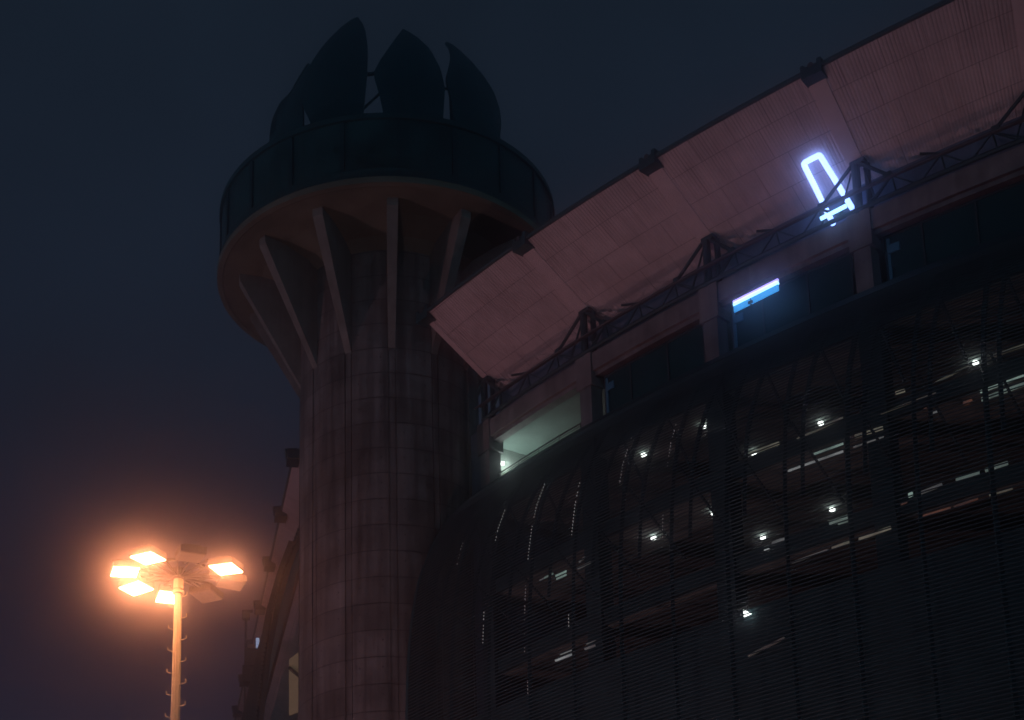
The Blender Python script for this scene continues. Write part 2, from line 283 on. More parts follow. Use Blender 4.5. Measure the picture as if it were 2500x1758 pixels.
PET = [[[[-4.33,72.95,54.54],[-3.99,72.76,54.4],[-3.66,72.6,54.27],[-3.32,72.46,54.16],[-2.99,72.34,54.07],[-2.66,72.25,53.99],[-2.34,72.17,53.93]],[[-4.5,73.1,55.12],[-4.11,72.86,54.93],[-3.74,72.67,54.77],[-3.36,72.5,54.63],[-2.99,72.37,54.52],[-2.62,72.25,54.42],[-2.26,72.17,54.34]],[[-4.67,73.27,55.72],[-4.24,72.99,55.48],[-3.82,72.75,55.28],[-3.4,72.55,55.11],[-2.99,72.4,54.97],[-2.58,72.27,54.85],[-2.18,72.17,54.76]],[[-4.85,73.5,56.36],[-4.38,73.14,56.06],[-3.91,72.85,55.81],[-3.45,72.62,55.6],[-3.0,72.44,55.44],[-2.55,72.3,55.3],[-2.1,72.19,55.19]],[[-5.06,73.8,57.05],[-4.54,73.34,56.66],[-4.02,72.99,56.36],[-3.52,72.72,56.11],[-3.02,72.5,55.92],[-2.53,72.34,55.76],[-2.04,72.23,55.64]],[[-5.18,74.08,57.76],[-4.62,73.53,57.29],[-4.08,73.12,56.93],[-3.55,72.81,56.64],[-3.03,72.58,56.42],[-2.52,72.4,56.24],[-2.0,72.28,56.1]],[[-5.22,74.36,58.49],[-4.65,73.71,57.92],[-4.09,73.25,57.51],[-3.55,72.91,57.19],[-3.02,72.66,56.94],[-2.49,72.47,56.73],[-1.97,72.34,56.58]],[[-5.14,74.52,59.12],[-4.57,73.83,58.5],[-4.03,73.35,58.06],[-3.49,73.0,57.72],[-2.97,72.74,57.45],[-2.45,72.55,57.24],[-1.93,72.42,57.07]],[[-5.02,74.68,59.74],[-4.47,73.95,59.08],[-3.93,73.46,58.62],[-3.41,73.11,58.26],[-2.9,72.84,57.98],[-2.4,72.65,57.75],[-1.89,72.51,57.57]],[[-4.89,74.88,60.38],[-4.34,74.09,59.67],[-3.83,73.59,59.18],[-3.33,73.23,58.81],[-2.83,72.96,58.52],[-2.35,72.76,58.28],[-1.86,72.62,58.09]],[[-4.68,74.99,60.93],[-4.17,74.21,60.21],[-3.69,73.71,59.73],[-3.22,73.36,59.36],[-2.75,73.09,59.07],[-2.3,72.9,58.83],[-1.85,72.76,58.64]],[[-4.44,75.13,61.48],[-3.97,74.34,60.75],[-3.53,73.86,60.28],[-3.1,73.51,59.92],[-2.67,73.26,59.64],[-2.25,73.06,59.4],[-1.83,72.92,59.21]],[[-4.18,75.27,62.01],[-3.76,74.49,61.29],[-3.36,74.03,60.84],[-2.97,73.7,60.5],[-2.59,73.45,60.23],[-2.21,73.26,60.0],[-1.83,73.12,59.81]],[[-3.9,75.48,62.58],[-3.53,74.68,61.86],[-3.17,74.24,61.43],[-2.83,73.93,61.11],[-2.5,73.69,60.85],[-2.16,73.51,60.64],[-1.84,73.37,60.46]],[[-3.59,75.83,63.25],[-3.28,74.94,62.45],[-2.99,74.52,62.05],[-2.71,74.22,61.76],[-2.44,74.0,61.52],[-2.16,73.83,61.33],[-1.89,73.69,61.17]],[[-3.28,76.07,63.82],[-3.05,75.45,63.27],[-2.82,74.96,62.82],[-2.6,74.66,62.53],[-2.38,74.44,62.31],[-2.17,74.26,62.12],[-1.96,74.12,61.97]],[[-2.91,76.01,64.09],[-2.79,76.02,64.08],[-2.66,76.03,64.07],[-2.51,75.39,63.51],[-2.38,75.13,63.28],[-2.25,74.95,63.1],[-2.12,74.8,62.96]],[[-2.52,75.96,64.31],[-2.49,75.96,64.31],[-2.47,75.96,64.31],[-2.45,75.97,64.31],[-2.43,75.97,64.31],[-2.41,75.97,64.32],[-2.39,75.97,64.32]]],[[[-0.77,72.01,53.79],[-0.38,72.03,53.8],[0.02,72.07,53.82],[0.41,72.13,53.86],[0.8,72.22,53.92],[1.2,72.34,54.0],[1.6,72.48,54.1]],[[-0.84,72.02,54.2],[-0.42,72.04,54.21],[0.0,72.08,54.24],[0.42,72.15,54.28],[0.85,72.25,54.35],[1.27,72.38,54.45],[1.7,72.54,54.56]],[[-0.91,72.04,54.62],[-0.46,72.06,54.63],[-0.01,72.1,54.66],[0.44,72.18,54.71],[0.89,72.29,54.8],[1.34,72.43,54.9],[1.8,72.61,55.04]],[[-0.97,72.07,55.05],[-0.5,72.09,55.05],[-0.02,72.13,55.09],[0.45,72.21,55.15],[0.93,72.33,55.25],[1.41,72.5,55.37],[1.9,72.71,55.53]],[[-1.04,72.11,55.48],[-0.55,72.12,55.49],[-0.05,72.17,55.53],[0.44,72.25,55.6],[0.94,72.38,55.71],[1.43,72.56,55.85],[1.94,72.78,56.03]],[[-1.11,72.17,55.93],[-0.6,72.17,55.94],[-0.09,72.21,55.98],[0.42,72.3,56.06],[0.93,72.44,56.18],[1.45,72.63,56.33],[1.97,72.88,56.54]],[[-1.19,72.23,56.38],[-0.66,72.23,56.39],[-0.13,72.27,56.44],[0.4,72.37,56.53],[0.93,72.51,56.66],[1.47,72.72,56.83],[2.01,72.99,57.06]],[[-1.27,72.31,56.85],[-0.72,72.3,56.86],[-0.17,72.34,56.92],[0.38,72.44,57.01],[0.93,72.6,57.16],[1.48,72.83,57.35],[2.04,73.13,57.61]],[[-1.37,72.4,57.32],[-0.82,72.38,57.33],[-0.26,72.42,57.39],[0.29,72.52,57.49],[0.85,72.68,57.64],[1.42,72.91,57.85],[1.98,73.23,58.12]],[[-1.48,72.51,57.81],[-0.92,72.48,57.82],[-0.36,72.52,57.87],[0.2,72.61,57.98],[0.76,72.77,58.13],[1.33,73.0,58.34],[1.9,73.33,58.63]],[[-1.48,72.63,58.31],[-0.94,72.6,58.32],[-0.39,72.64,58.38],[0.15,72.73,58.49],[0.7,72.89,58.65],[1.25,73.12,58.87],[1.81,73.45,59.17]],[[-1.31,72.73,58.77],[-0.83,72.73,58.8],[-0.34,72.77,58.87],[0.15,72.87,58.98],[0.64,73.02,59.14],[1.13,73.24,59.35],[1.63,73.54,59.63]],[[-1.13,72.86,59.24],[-0.7,72.88,59.29],[-0.27,72.93,59.37],[0.16,73.03,59.49],[0.59,73.18,59.66],[1.02,73.38,59.86],[1.46,73.65,60.13]],[[-0.92,73.01,59.7],[-0.56,73.04,59.77],[-0.2,73.11,59.87],[0.16,73.21,60.0],[0.52,73.34,60.16],[0.89,73.52,60.35],[1.26,73.76,60.59]],[[-0.71,73.19,60.2],[-0.43,73.23,60.27],[-0.15,73.3,60.36],[0.13,73.38,60.47],[0.41,73.5,60.61],[0.69,73.64,60.76],[0.98,73.82,60.95]],[[-0.5,73.41,60.72],[-0.3,73.46,60.8],[-0.1,73.52,60.88],[0.1,73.59,60.97],[0.3,73.68,61.08],[0.5,73.79,61.2],[0.69,73.91,61.34]],[[-0.27,73.69,61.3],[-0.16,73.73,61.34],[-0.06,73.77,61.4],[0.05,73.81,61.45],[0.16,73.86,61.51],[0.27,73.92,61.58],[0.37,73.98,61.65]],[[-0.04,74.06,61.95],[-0.03,74.06,61.95],[-0.02,74.07,61.95],[-0.0,74.07,61.96],[0.01,74.08,61.96],[0.03,74.08,61.96],[0.04,74.09,61.97]]],[[[2.71,73.04,54.5],[3.02,73.23,54.51],[3.33,73.46,54.54],[3.64,73.72,54.58],[3.96,74.02,54.66],[4.29,74.37,54.78],[4.62,74.78,54.94]],[[2.64,73.02,54.83],[2.98,73.24,54.87],[3.32,73.49,54.93],[3.67,73.78,55.02],[4.02,74.12,55.15],[4.38,74.54,55.33],[4.75,75.05,55.59]],[[2.58,73.01,55.17],[2.95,73.25,55.24],[3.32,73.53,55.34],[3.69,73.85,55.47],[4.07,74.25,55.66],[4.47,74.74,55.92],[4.87,75.4,56.3]],[[2.52,73.02,55.51],[2.9,73.26,55.61],[3.29,73.56,55.74],[3.68,73.91,55.92],[4.08,74.34,56.16],[4.5,74.91,56.49],[4.93,75.72,57.02]],[[2.48,73.04,55.87],[2.87,73.3,56.0],[3.28,73.61,56.17],[3.68,74.0,56.39],[4.1,74.48,56.69],[4.54,75.13,57.11],[5.01,76.25,57.89]],[[2.46,73.08,56.26],[2.86,73.36,56.42],[3.26,73.68,56.62],[3.68,74.09,56.88],[4.1,74.61,57.22],[4.54,75.36,57.74],[5.06,77.2,59.09]],[[2.4,73.12,56.63],[2.81,73.39,56.81],[3.21,73.73,57.04],[3.62,74.16,57.33],[4.05,74.71,57.72],[4.5,75.54,58.33],[5.0,77.09,59.49]],[[2.35,73.16,57.01],[2.74,73.44,57.21],[3.14,73.77,57.45],[3.54,74.2,57.76],[3.96,74.76,58.18],[4.4,75.64,58.84],[4.87,77.0,59.88]],[[2.29,73.21,57.4],[2.68,73.49,57.62],[3.06,73.83,57.88],[3.46,74.26,58.22],[3.86,74.85,58.67],[4.3,75.81,59.42],[4.75,76.91,60.27]],[[2.23,73.27,57.8],[2.59,73.54,58.01],[2.96,73.87,58.28],[3.33,74.29,58.61],[3.71,74.84,59.06],[4.12,75.75,59.78],[4.55,76.83,60.64]],[[2.15,73.33,58.19],[2.49,73.59,58.41],[2.84,73.91,58.67],[3.19,74.31,59.01],[3.55,74.84,59.45],[3.93,75.71,60.15],[4.33,76.75,60.99]],[[2.15,73.46,58.63],[2.46,73.71,58.85],[2.76,74.01,59.11],[3.07,74.38,59.43],[3.39,74.88,59.85],[3.73,75.67,60.5],[4.09,76.68,61.34]],[[2.25,73.69,59.16],[2.5,73.92,59.37],[2.75,74.2,59.62],[3.0,74.53,59.91],[3.26,74.97,60.29],[3.53,75.64,60.85],[3.82,76.61,61.66]],[[2.35,73.97,59.73],[2.54,74.18,59.93],[2.73,74.42,60.16],[2.92,74.72,60.42],[3.12,75.11,60.76],[3.33,75.68,61.26],[3.56,76.55,61.98]],[[2.43,74.29,60.35],[2.56,74.47,60.52],[2.69,74.67,60.7],[2.82,74.91,60.92],[2.96,75.21,61.19],[3.1,75.62,61.55],[3.26,76.49,62.28]],[[2.45,74.65,61.0],[2.52,74.78,61.13],[2.6,74.93,61.27],[2.68,75.11,61.43],[2.76,75.32,61.62],[2.85,75.58,61.86],[2.94,76.01,62.23]],[[2.38,74.95,61.59],[2.42,75.04,61.68],[2.46,75.14,61.78],[2.5,75.25,61.88],[2.54,75.38,62.0],[2.58,75.53,62.14],[2.62,75.72,62.31]],[[2.2,75.08,61.99],[2.2,75.1,62.01],[2.21,75.12,62.04],[2.22,75.14,62.06],[2.23,75.17,62.08],[2.24,75.19,62.11],[2.24,75.22,62.13]]],[[[-7.1,77.16,56.86],[-6.7,75.86,56.04],[-6.36,75.23,55.71],[-6.04,74.77,55.51],[-5.74,74.4,55.37],[-5.44,74.09,55.27],[-5.14,73.82,55.21]],[[-7.13,77.45,57.44],[-6.72,76.04,56.52],[-6.37,75.34,56.12],[-6.05,74.84,55.87],[-5.74,74.46,55.71],[-5.44,74.13,55.59],[-5.14,73.86,55.5]],[[-7.13,77.37,57.75],[-6.74,76.31,57.07],[-6.38,75.47,56.55],[-6.06,74.93,56.26],[-5.74,74.52,56.05],[-5.44,74.19,55.91],[-5.14,73.9,55.8]],[[-7.11,77.29,58.06],[-6.77,76.72,57.72],[-6.39,75.62,56.99],[-6.06,75.03,56.64],[-5.74,74.6,56.41],[-5.44,74.25,56.24],[-5.14,73.95,56.11]],[[-7.07,77.21,58.36],[-6.79,77.24,58.46],[-6.38,75.77,57.44],[-6.05,75.13,57.03],[-5.74,74.67,56.77],[-5.43,74.31,56.57],[-5.14,74.01,56.42]],[[-7.03,77.14,58.67],[-6.76,77.16,58.76],[-6.38,76.0,57.94],[-6.05,75.27,57.45],[-5.74,74.78,57.15],[-5.44,74.4,56.93],[-5.15,74.09,56.75]],[[-6.95,77.07,58.98],[-6.69,77.09,59.05],[-6.35,76.2,58.42],[-6.02,75.39,57.85],[-5.73,74.88,57.52],[-5.44,74.5,57.28],[-5.16,74.18,57.1]],[[-6.83,77.01,59.27],[-6.59,77.03,59.33],[-6.29,76.34,58.85],[-5.98,75.48,58.23],[-5.7,74.98,57.89],[-5.43,74.6,57.64],[-5.18,74.29,57.45]],[[-6.69,76.95,59.55],[-6.47,76.97,59.61],[-6.21,76.45,59.25],[-5.92,75.56,58.6],[-5.67,75.08,58.26],[-5.42,74.71,58.01],[-5.19,74.41,57.82]],[[-6.54,76.89,59.84],[-6.35,76.91,59.88],[-6.14,76.76,59.8],[-5.86,75.68,58.99],[-5.63,75.19,58.64],[-5.41,74.84,58.39],[-5.2,74.55,58.2]],[[-6.33,76.86,60.08],[-6.17,76.87,60.12],[-5.96,76.34,59.74],[-5.75,75.66,59.24],[-5.56,75.26,58.96],[-5.38,74.95,58.75],[-5.2,74.7,58.59]],[[-6.1,76.83,60.31],[-5.97,76.83,60.36],[-5.78,76.04,59.77],[-5.62,75.6,59.46],[-5.47,75.29,59.25],[-5.32,75.04,59.09],[-5.18,74.83,58.97]],[[-5.91,76.78,60.57],[-5.81,76.78,60.61],[-5.65,76.01,60.03],[-5.52,75.65,59.78],[-5.4,75.39,59.61],[-5.28,75.18,59.48],[-5.16,75.0,59.37]],[[-5.76,76.72,60.85],[-5.67,76.73,60.88],[-5.54,76.15,60.45],[-5.43,75.79,60.19],[-5.32,75.54,60.02],[-5.23,75.34,59.88],[-5.13,75.16,59.77]],[[-5.6,76.66,61.12],[-5.53,76.67,61.14],[-5.44,76.52,61.04],[-5.34,75.98,60.64],[-5.25,75.72,60.45],[-5.16,75.52,60.3],[-5.08,75.35,60.19]],[[-5.43,76.6,61.39],[-5.38,76.61,61.41],[-5.33,76.61,61.42],[-5.27,76.51,61.35],[-5.18,76.03,60.98],[-5.11,75.8,60.81],[-5.05,75.62,60.68]],[[-5.26,76.55,61.66],[-5.23,76.55,61.67],[-5.19,76.55,61.68],[-5.16,76.55,61.68],[-5.12,76.56,61.69],[-5.09,76.56,61.7],[-5.03,76.16,61.39]],[[-5.09,76.49,61.92],[-5.07,76.49,61.93],[-5.05,76.49,61.93],[-5.03,76.49,61.93],[-5.01,76.5,61.93],[-5.0,76.5,61.93],[-4.98,76.5,61.93]]]]
for rows in PET:
    m = MB(); nr = len(rows); nc = len(rows[0]); vs = []
    for off in (0, 1):
        for r_ in rows:
            for p in r_:
                d = Vector((TX - p[0], TY - p[1], (54-p[2])*.3)).normalized()*.14*off; vs.append(Vector(p)+d)
    N1 = nr*nc; fs = []
    for i in range(nr-1):
        for j in range(nc-1):
            a, b, c_, d = i*nc+j, i*nc+j+1, (i+1)*nc+j+1, (i+1)*nc+j
            fs += [(a, b, c_, d), (N1+d, N1+c_, N1+b, N1+a)]
    for i in range(nr-1):
        for j in (0, nc-1): fs.append((i*nc+j, (i+1)*nc+j, N1+(i+1)*nc+j, N1+i*nc+j))
    for j in range(nc-1):
        for i in (0, nr-1): fs.append((i*nc+j, i*nc+j+1, N1+i*nc+j+1, N1+i*nc+j))
    m.add(vs, fs); m.build('petal', M['petal'], tower, smooth=False)
PB = [[-2.08,73.06,58.43],[-1.32,72.95,58.43],[-2.18,72.58,55.94],[-1.12,72.64,57.11],[1.92,73.49,57.97],[2.42,73.79,58.01],[2.34,73.82,58.27],[2.35,73.28,55.75]]
for i, w in ((0, .2), (2, .13), (4, .14), (6, .18)):
    m = MB(); m.tube([PB[i], PB[i+1]], w/2 if i != 2 else .07, 8)
    m.build('support_bar', M['steel'], tower)

# ------------------------------------------------------------------ stadium curves
Ex = (.29691603, 4.12485205, .76251365); Ey = (.12129795, -6.03261094, 73.43111167)
Ax = (.19733916, 4.12889474, 3.88549398); Ay = (.25887751, -6.31715744, 75.84002204)
pv = lambda c, s: (c[0]*s + c[1])*s + c[2]
def near(s):
    P = Vector((pv(Ax, s), pv(Ay, s))); t = Vector((2*Ax[0]*s+Ax[1], 2*Ay[0]*s+Ay[1])); n_ = Vector((t.y, -t.x)).normalized()
    return P, (n_ if n_.dot(P) < 0 else -n_)
def nearE(s): return Vector((pv(Ex, s), pv(Ey, s)))
def far(t):
    e = Vector((-6.5, 87.8)) + Vector((-.172, .985))*7.65*t; n_ = Vector((-.985, -.172)); return e - n_*3.75, n_
def farE(t): return Vector((-6.5, 87.8)) + Vector((-.172, .985))*7.65*t
def at(cur, s, o, z):
    P, N = cur(s); return Vector((P.x+N.x*o, P.y+N.y*o, z))
PROF = [(-.04, 37.27), (.7, 36.75), (1.39, 36.09), (2.1, 35.4), (2.76, 34.6), (3.4, 33.5), (3.87, 32.5), (4.25, 31.6), (4.54, 30.56), (4.78, 29.3), (4.96, 27.84), (5.07, 26.41), (5.15, 24.29), (5.18, 20), (5.18, GZ)]
FPROF = [(3.15, 41.3), (3.45, 40.7), (3.85, 39.5), (4.35, 38), (4.85, 36), (5.35, 33), (5.75, 29), (5.95, 20), (5.95, GZ)]
def offz(prof, z):
    for (o0, z0), (o1, z1) in zip(prof[:-1], prof[1:]):
        if z1 <= z <= z0: return o0 + (o1-o0)*(z0-z)/(z0-z1)
    return prof[0][0] if z > prof[0][1] else prof[-1][0]

def roof(parent, cur, edge, s0, s1, n):
    """raking soffit from the outer edge (z 45) down to the wall line (z 42.85), fascia and top deck"""
    m = MB(); L = 0.; prev = None; grid = []
    for i in range(n+1):
        s = s0 + (s1-s0)*i/n; P, N = cur(s); e = edge(s)
        if prev is not None: L += (e-prev).length
        prev = e.copy(); row = []
        d = e - P; W = d.length
        for k in range(9):
            t = -.2 + 1.2*k/8; q = P + d*t
            row.append((q.x, q.y, 42.85 + 2.15*t, L, t*W + .8))
        grid.append(row)
    vs = [p[:3] for r_ in grid for p in r_]; fs = []; uvs = []
    for i in range(n):
        for k in range(8):
            idx = [(i, k), (i+1, k), (i+1, k+1), (i, k+1)]
            fs.append([a*9+b for a, b in idx]); uvs.append([grid[a][b][3:] for a, b in idx])
    m.add(vs, fs, uvs); so = m.build('roof_soffit', M['soffit'], parent)
    f = MB(); k = len(grid)
    # fascia gutter and roof deck above the soffit
    def lp(i):
        s = s0 + (s1-s0)*i/n; P, N = cur(s); e = edge(s); d = (e-P).normalized()
        pts = [(0, 45.012), (.04, 45.0), (.11, 45.03), (.13, 45.1), (.11, 45.17), (0, 45.20), (-4.6, 44.2), (-9.5, 46.0), (-9.5, 45.6), (-4.7, 42.9)]
        return [(e.x+d.x*a, e.y+d.y*a, z) for a, z in pts]
    vs = []; fs = []
    for i in range(n+1): vs += lp(i)
    for i in range(n):
        for j in range(9): fs.append((i*10+j, i*10+j+1, (i+1)*10+j+1, (i+1)*10+j))
    fs += [tuple(range(10)), tuple(range(n*10, n*10+10))]
    f.add(vs, fs); f.build('roof_edge', M['clad'], parent)
    return so
def soff_pt(cur, edge, s, t, drop):
    P, N = cur(s); e = edge(s); q = P + (e-P)*t; return Vector((q.x, q.y, 42.85+2.15*t-drop))

# ------------------------------------------------------------------ near wing
nw = thing('stadium_building', (near(2)[0].x, near(2)[0].y, GZ), 'curved stadium building with pinkish overhanging roof above a dark louvred facade, right of the tower', 'building')
S0, S1 = 0.0, 5.6
roof(nw, near, nearE, S0-.005, S1, 90)
for i in range(0, 6):                         # cover strips along the roof ribs
    for ds in (0,):
        m = MB(); vs = []; 
        for t in (-.02, 1.0):
            for d_ in (-.045, .045):
                vs += [soff_pt(near, nearE, max(i+d_, S0), t, -.02), soff_pt(near, nearE, max(i+d_, S0), t, .035)]
        m.add(vs, [(1,3,7,5), (0,1,5,4), (2,6,7,3), (0,2,3,1), (4,5,7,6)])
        m.build('cover_strip', M['strip'] if 'strip' in M else M['soffit2'] if 'soffit2' in M else M.setdefault('soffit2', mat('soffit_cover_strip', (.55, .44, .46), .75, .12, 1)), nw)
for i in range(0, 6):                         # rainwater heads at the roof edge
    e = nearE(i); P, N = near(i); d = (e-P).normalized(); tn = Vector((-d.y, d.x))
    if tn.dot(Vector((1, -1))) < 0: tn = -tn
    c0 = e + tn*(.0 if i else .1)
    m = MB(); m.box((c0.x-d.x*.14, c0.y-d.y*.14, 44.98), .85, .62, .46, (tn.x, tn.y, 0)); 
    m.box((c0.x+d.x*.02-tn.x*.36, c0.y+d.y*.02-tn.y*.36, 45.25), .14, .3, .2, (tn.x, tn.y, 0))
    m.box((c0.x+d.x*.02+tn.x*.34, c0.y+d.y*.02+tn.y*.34, 45.27), .18, .3, .24, (tn.x, tn.y, 0))
    h = m.build('rainwater_head', M['clad'], nw)
    m = MB(); m.tube([(c0.x+d.x*.2, c0.y+d.y*.2, 45.22), (c0.x-d.x*.2, c0.y-d.y*.2, 45.25)], .11, 12); m.build('outlet_pipe', M['pipe'], h)
# wall under the soffit, ring beam, header, floors
m = MB(); m.sweep(near, [(-.75, 40.3), (-.95, 40.3), (-.95, 42.5), (-.75, 42.5)], S0, S1, 60); m.build('upper_wall', M['wall'], nw)
m = MB(); m.sweep(near, [(.22, 40.50), (.22, 39.62), (-.5, 39.62), (-.5, 40.50)], S0-.06, S1, 60); m.build('ring_beam', M['beam'], nw)
m = MB(); m.sweep(near, [(.05, 39.617), (.05, 39.42), (-.4, 39.42), (-.4, 39.617)], S0, S1, 60); m.build('window_header', M['beam'], nw)
for s in range(0, 6):
    P, N = near(s); tn = (-N.y, N.x, 0)
    m = MB(); c = at(near, s, -.12, 0); m.box((c.x, c.y, (40.56+38.95)/2), .98, .86, 40.56-38.95, tn); m.box((c.x, c.y, (38.948+36.3)/2), .72, .70, 38.948-36.3, tn)
    cl = m.build('column', M['beam'], nw)
    m = MB(); m.box((c.x, c.y, (36.298+GZ)/2), .9, .8, 36.298-GZ, tn); m.build('column_shaft', M['slab'], cl)  # lower column given a darker colour for the shaded interior
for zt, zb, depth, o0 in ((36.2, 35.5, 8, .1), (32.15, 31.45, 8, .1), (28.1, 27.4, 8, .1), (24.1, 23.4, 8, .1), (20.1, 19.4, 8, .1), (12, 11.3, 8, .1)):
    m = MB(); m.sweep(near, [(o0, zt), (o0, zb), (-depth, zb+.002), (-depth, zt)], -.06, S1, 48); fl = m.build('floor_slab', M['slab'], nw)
    m = MB(); m.sweep(near, [(o0-.15, zb-.01), (o0-.15, zb-.03), (-depth+.1, zb-.03), (-depth+.1, zb-.01)], .07, S1, 48); m.build('ceiling_lining', M['ceiling'], fl)
m = MB(); m.sweep(near, [(-.5, 39.70), (-.5, 39.66), (-8, 39.66), (-8, 39.70)], -.06, S1, 48); m.build('top_ceiling', M['ceiling'], nw)
m = MB(); m.sweep(near, [(-8.0, 39.6), (-8.3, 39.6), (-8.3, GZ), (-8.0, GZ)], -.06, S1, 48); m.build('back_wall', M['wall'], nw)
m = MB(); P0 = at(near, -.05, -.56, 0); P1 = at(near, -.05, -8.2, 0)
m.bar((P0.x, P0.y, (GZ+36.1)/2), (P1.x, P1.y, (GZ+36.1)/2), .2, 36.1-GZ); m.build('end_wall', M['wall'], nw)
m = MB(); m.sweep(near, [(.1, 40.45), (.1, GZ), (-.3, GZ), (-.3, 40.45)], -.34, -.066, 6); m.build('return_wall', M['wall'], nw)
m = MB(); m.sweep(near, [(1.5, 25.0), (1.4, 25.0), (1.4, GZ), (1.5, GZ)], .06, S1, 40); m.build('dark_backing', M['slab'], nw)  # added dark sheet for the unlit interior behind the slats
m = MB(); m.sweep(near, [(.05, 37.05), (.05, 36.2), (-.05, 36.2), (-.05, 37.05)], -.06, S1, 48); m.build('light_baffle', M['clad'], nw)  # added unseen strip that keeps lobby light off the slats
# lit lobby behind the first opening
P0 = at(near, -.05, -.56, 0); P1 = at(near, -.05, -8.0, 0)
m = MB(); m.bar((P0.x, P0.y, 37.92), (P1.x, P1.y, 37.92), .16, 3.46); m.build('lobby_wall', M['white_wall'], nw)
# glazing of the other openings
for i in range(1, 5):
    m = MB(); m.sweep(near, [(-.30, 39.42), (-.30, 36.2), (-.33, 36.2), (-.33, 39.42)], i+.1, i+.9, 8); gl = m.build('glass_panel', M['glass2'], nw)
    m = MB()
    for zz in (39.36, 37.42): m.sweep(near, [(-.26, zz), (-.26, zz-.06), (-.298, zz-.06), (-.298, zz)], i+.1, i+.9, 8)
    for ss in (.105, .32, .62, .895):
        p = at(near, i+ss, -.275, 37.8); _, N = near(i+ss); m.box(p, .07, .05, 3.2, (-N.y, N.x, 0))
    m.build('window_frame', M['pipe'], gl)
    m = MB(); p = at(near, i+.125, -.24, 37.9); _, N = near(i+.125); m.box(p, .12, .06, 2.6, (-N.y, N.x, 0)); m.box(at(near, i+.155, -.2, 38.7), .5, .06, .35, (-N.y, N.x, 0)); m.build('jamb_painted_blue_light', M['jamb'] if 'jamb' in M else M.setdefault('jamb', mat('jamb_painted_blue_light', (.05, .15, .25), .5, .1, 2, emis=(.02, .19, .40), estr=.006)), gl)  # blue light on the jamb painted in as colour and faint glow
# guard rail in the open bay
m = MB()
for zz, rr in ((37.62, .035), (37.5, .02)): m.tube([at(near, .08+.84*k/10, -.1, zz) for k in range(11)], rr, 6)
for k in range(5): p = at(near, .1+.8*k/4, -.1, 0); m.bar((p.x, p.y, 36.2), (p.x, p.y, 37.62), .05)
m.build('guard_rail', M['pipe'], nw)
# ceiling lamp of the lobby
lp = at(near, -0.02, -0.95, 38.75)
m = MB(); m.tube([lp + Vector((-.08, 0, 0)), lp + Vector((.08, 0, 0))], .09, 10); m.build('wall_lamp', M['ceil_lamp'], nw)
# roof truss, one bay at a time
def truss(i):
    s0, s1 = i+.0, i+1.0
    C = lambda s, o, z: at(near, s, o, z)
    t = MB(); t.tube([C(s0+(s1-s0)*k/6, .42, 41.38) for k in range(7)], .085, 8); t.tube([C(s0+(s1-s0)*k/6, .75, 41.15) for k in range(7)], .05, 6)
    root = t.build('truss_chord', M['pipe'], nw)
    w = MB(); w.tube([C(s0+(s1-s0)*k/6, .3, 40.66) for k in range(7)], .10, 6); w.build('lower_chord', M['steel'], root)
    w = MB()
    for a in (.22, .5, .78):
        w.bar(C(s0+a, .42, 41.38), C(s0+a-.13, .3, 40.66), .055); w.bar(C(s0+a, .42, 41.38), C(s0+a+.13, .3, 40.66), .055); w.bar(C(s0+a, .42, 41.38), C(s0+a+.012, .34, 40.66), .06)
        w.bar(C(s0+a, .42, 41.38), C(s0+a+.1, .75, 41.15), .05)
    w.bar(C(s0+.5, .42, 41.40), C(s0+.41, .85, 41.46), .08); w.bar(C(s0+.22, .42, 41.38), C(s0+.06, .3, 40.7), .05); w.bar(C(s0+.78, .42, 41.38), C(s0+.94, .3, 40.7), .05)
    w.build('truss_web', M['steel'], root)
def apex(i):
    C = lambda s, o, z: at(near, s, o, z)
    m = MB(); m.tube([C(i, .16, 40.5), C(i, .16, 42.86)], .17, 10); m.tube([C(i+.055, -.05, 40.5), C(i+.055, -.05, 42.75)], .13, 8)
    m.box(C(i+.02, .14, 42.80), .62, .35, .16, (near(i)[1].y, -near(i)[1].x, 0))
    root = m.build('truss_post', M['steel'], nw)
    for sg in (-1, 1):
        if i + sg*.2 < -.05: continue
        b = MB(); b.tube([C(i+sg*.025, .16, 42.78), C(i+sg*.21, .42, 41.42)], .075, 8); b.box(C(i+sg*.2, .42, 41.46), .3, .2, .22, (near(i)[1].y, -near(i)[1].x, 0)); b.build('truss_brace', M['steel'], root)
        b = MB(); b.bar(C(i+sg*.04, -.02, 42.6), C(i+sg*.11, .3, 40.7), .07); b.build('truss_strut', M['steel'], root)
for i in range(0, 5): truss(i)
for i in range(0, 6): apex(i)

# louvred screen
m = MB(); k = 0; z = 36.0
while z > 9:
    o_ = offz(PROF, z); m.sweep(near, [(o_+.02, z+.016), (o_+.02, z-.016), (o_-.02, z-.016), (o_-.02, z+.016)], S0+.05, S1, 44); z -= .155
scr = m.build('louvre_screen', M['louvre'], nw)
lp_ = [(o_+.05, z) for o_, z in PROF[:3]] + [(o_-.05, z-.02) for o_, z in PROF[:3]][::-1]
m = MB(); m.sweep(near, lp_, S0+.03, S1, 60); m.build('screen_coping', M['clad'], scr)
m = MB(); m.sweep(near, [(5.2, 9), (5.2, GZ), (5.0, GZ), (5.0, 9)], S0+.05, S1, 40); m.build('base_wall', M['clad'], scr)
m = MB()   # end frame of the screen at the tower
vs = []; fs = []
zs = [37.2, 36.75, 36.1, 35.4, 34.6, 33.5, 32.5, 31.6, 30.56, 29.3, 27.84, 26.4, 24.3, 20, 9]
for zz in zs:
    o_ = offz(PROF, zz); vs += [at(near, s_, oo, zz) for s_, oo in ((.03, o_+.03), (.055, o_+.03), (.055, o_-.9), (.03, o_-.9))]
for a in range(len(zs)-1):
    for b in range(4): fs.append((a*4+b, a*4+(b+1) % 4, a*4+4+(b+1) % 4, a*4+4+b))
